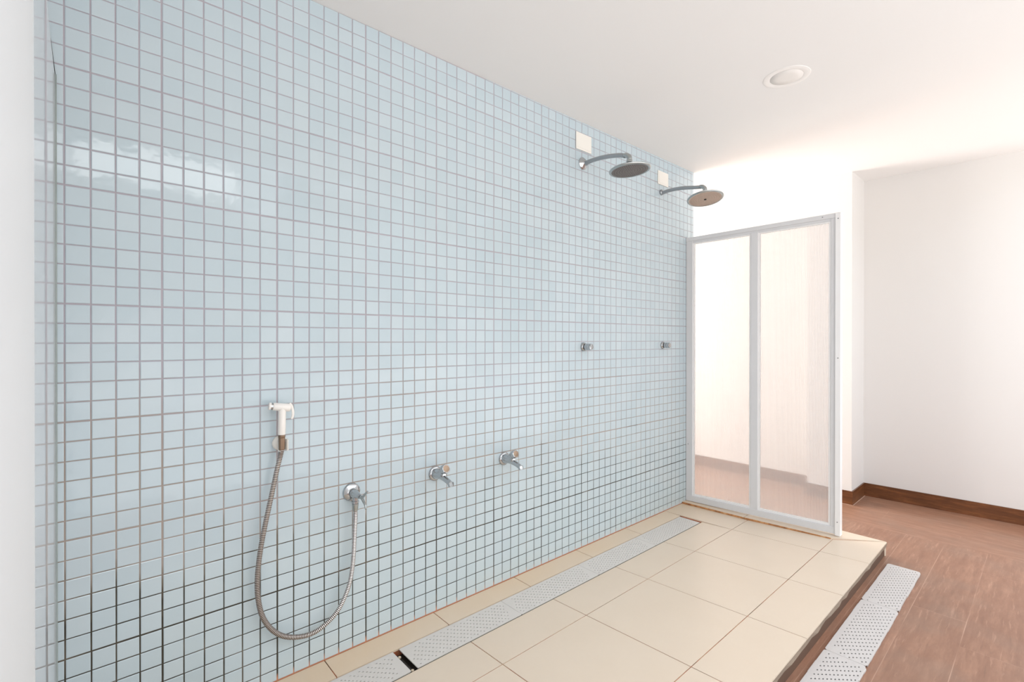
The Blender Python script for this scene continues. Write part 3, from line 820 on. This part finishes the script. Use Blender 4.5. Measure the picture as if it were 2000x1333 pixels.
# hand sprayer, its holder and hose
hk = empty('sprayer_holder', (0.497, YW, 0.812), 'small white plastic holder on the tiles behind the hand sprayer', 'holder')
bm = bmesh.new(); lathe(bm, (0, -.0002, 0), (0, -1, 0), [(0, 0.0245), (0.004, 0.0245), (0.010, 0.021), (0.013, 0.015)], 36)
bmobj('base', bm, M_PLASTIC, hk, sharp=0.6)
bm = bmesh.new()
pts = [(0.0 + 0.0165 * math.cos(a), -0.040 + 0.0165 * math.sin(a)) for a in [math.radians(-50 + 280 * i / 20) for i in range(21)]]
vi = []
for (x, y) in pts:
    dx_, dy_ = x, y + 0.040; k = 0.0120 / 0.0165
    vi.append([bm.verts.new((x, y, z)) for z in (-0.020, 0.016)] + [bm.verts.new((dx_ * k, dy_ * k - 0.040, z)) for z in (0.016, -0.020)])
for i in range(len(vi) - 1):
    for k in range(4): bm.faces.new((vi[i][k], vi[i][(k + 1) % 4], vi[i + 1][(k + 1) % 4], vi[i + 1][k]))
bm.faces.new(vi[0]); bm.faces.new(vi[-1])
box(bm, -0.007, 0.007, -0.027, -0.008, -0.016, 0.012, 0.001)
bmobj('cradle', bm, M_PLASTIC, hk, sharp=0.6)

sy = YW - 0.048; sx = 0.490
spr = empty('hand_sprayer', (sx, sy, 0.80), 'white hand sprayer with trigger and long ribbed metal hose hanging in a loop', 'hand sprayer')
L2 = lambda x, y, z: (x - sx, y - sy, z - 0.80)
bm = bmesh.new(); lathe(bm, (0, 0, 0.047), (0.02, 0, 1), [(0, 0.0108), (0.002, 0.0118), (0.040, 0.0120), (0.075, 0.0118), (0.094, 0.0122)], 32)
bmobj('handle', bm, M_HANDLE, spr, sharp=0.8)
bm = bmesh.new()
ax = Vector((1, -0.10, -0.16)).normalized()
lathe(bm, (-0.026, 0.003, 0.143), ax, [(0, 0.0115), (0.002, 0.0128), (0.030, 0.0130), (0.048, 0.0135), (0.053, 0.0120), (0.055, 0.006)], 32)
bmobj('spray_body', bm, M_HANDLE, spr, sharp=0.8)
bm = bmesh.new(); lathe(bm, Vector((-0.026, 0.003, 0.143)) - ax * 0.0065, ax, [(0, 0.0118), (0.0055, 0.0124), (0.0072, 0.0110)], 32)
rg_ = bmobj('chrome_ring', bm, M_CHROME, spr, sharp=0.5); rg_['label'] = 'chrome ring'
bm = bmesh.new(); lathe(bm, Vector((-0.026, 0.003, 0.143)) - ax * 0.0135, ax, [(0, 0.009), (0.001, 0.0115), (0.007, 0.0122)], 32)
bmobj('nozzle', bm, M_HANDLE, spr, sharp=0.6)
bm = bmesh.new()
tr = catmull([(0.024, -0.003, 0.150), (0.031, -0.005, 0.138), (0.034, -0.006, 0.120), (0.033, -0.006, 0.105), (0.028, -0.005, 0.094)], 0.003)
tube(bm, tr, [0.0042] * (len(tr) - 2) + [0.0035, 0.0022], 12, flat=0.55)
bmobj('trigger', bm, M_HANDLE, spr, smooth=True)
bm = bmesh.new(); lathe(bm, (0, 0, -0.004), (0, 0, 1), [(0, 0.0085), (0.002, 0.0100), (0.040, 0.0106), (0.046, 0.0115), (0.050, 0.0115), (0.051, 0.010)], 10)
nn_ = bmobj('connector_nut', bm, M_BROWN, spr); nn_['label'] = 'brownish chrome connector'
hy = YW - 0.040
HP = [(0.490, 0.798), (0.487, 0.770), (0.477, 0.728), (0.460, 0.646), (0.440, 0.55), (0.426, 0.47), (0.418, 0.389), (0.420, 0.322), (0.433, 0.258), (0.460, 0.206), (0.496, 0.169), (0.541, 0.147), (0.587, 0.139), (0.627, 0.148), (0.673, 0.176), (0.705, 0.22), (0.728, 0.278), (0.740, 0.359), (0.745, 0.452), (0.748, 0.510), (0.749, 0.532)]
path = [(sx, sy + .001, 0.797)] + [(x, hy, z) for x, z in HP[1:-1]] + [(0.749, YW - 0.037, 0.534)]
path = catmull([L2(*p) for p in path], 0.0014)
rad = [(0.0083, 0.0083, 0.0068, 0.0068)[i % 4] for i in range(len(path))]
bm = bmesh.new(); tube(bm, path, rad, 14, mat=lambda i: 1 if i % 4 in (2, 3) else 0)
hs = bmobj('hose', bm, [M_HOSE, M_GROOVE], spr, smooth=True); hs['label'] = 'ribbed metal hose'
bm = bmesh.new(); lathe(bm, L2(0.749, YW - 0.0365, 0.530), (0, 0, 1), [(0, 0.0088), (0.003, 0.0100), (0.020, 0.0112), (0.024, 0.0118), (0.0265, 0.0118)], 24)
bmobj('hose_nut', bm, M_CHROME_WORN, spr, sharp=0.5)

# ------------------------------------------------------------------ recessed ceiling light
cx_, cy_ = 2.432, 0.826; cz_ = ceil_z(cx_)
t = empty('ceiling_light', (cx_, cy_, cz_), 'round flush white recessed ceiling light, switched off', 'ceiling light')
bm = bmesh.new(); lathe(bm, (0, 0, 0.001), (0, 0, -1), [(0, 0.097), (0.0025, 0.096), (0.004, 0.090), (0.004, 0.072), (0.0022, 0.068)], 56, cap=False)
bmobj('ring', bm, simple('light_ring_white', srgb(243, 240, 237), 0.4), t, sharp=0.8)
bm = bmesh.new(); lathe(bm, (0, 0, 0.001), (0, 0, -1), [(0, 0.068), (0.0034, 0.0675), (0.0036, 0.03), (0.0037, 0.001)], 48)
bmobj('diffuser', bm, simple('light_diffuser', srgb(238, 234, 230), 0.5), t, smooth=True)
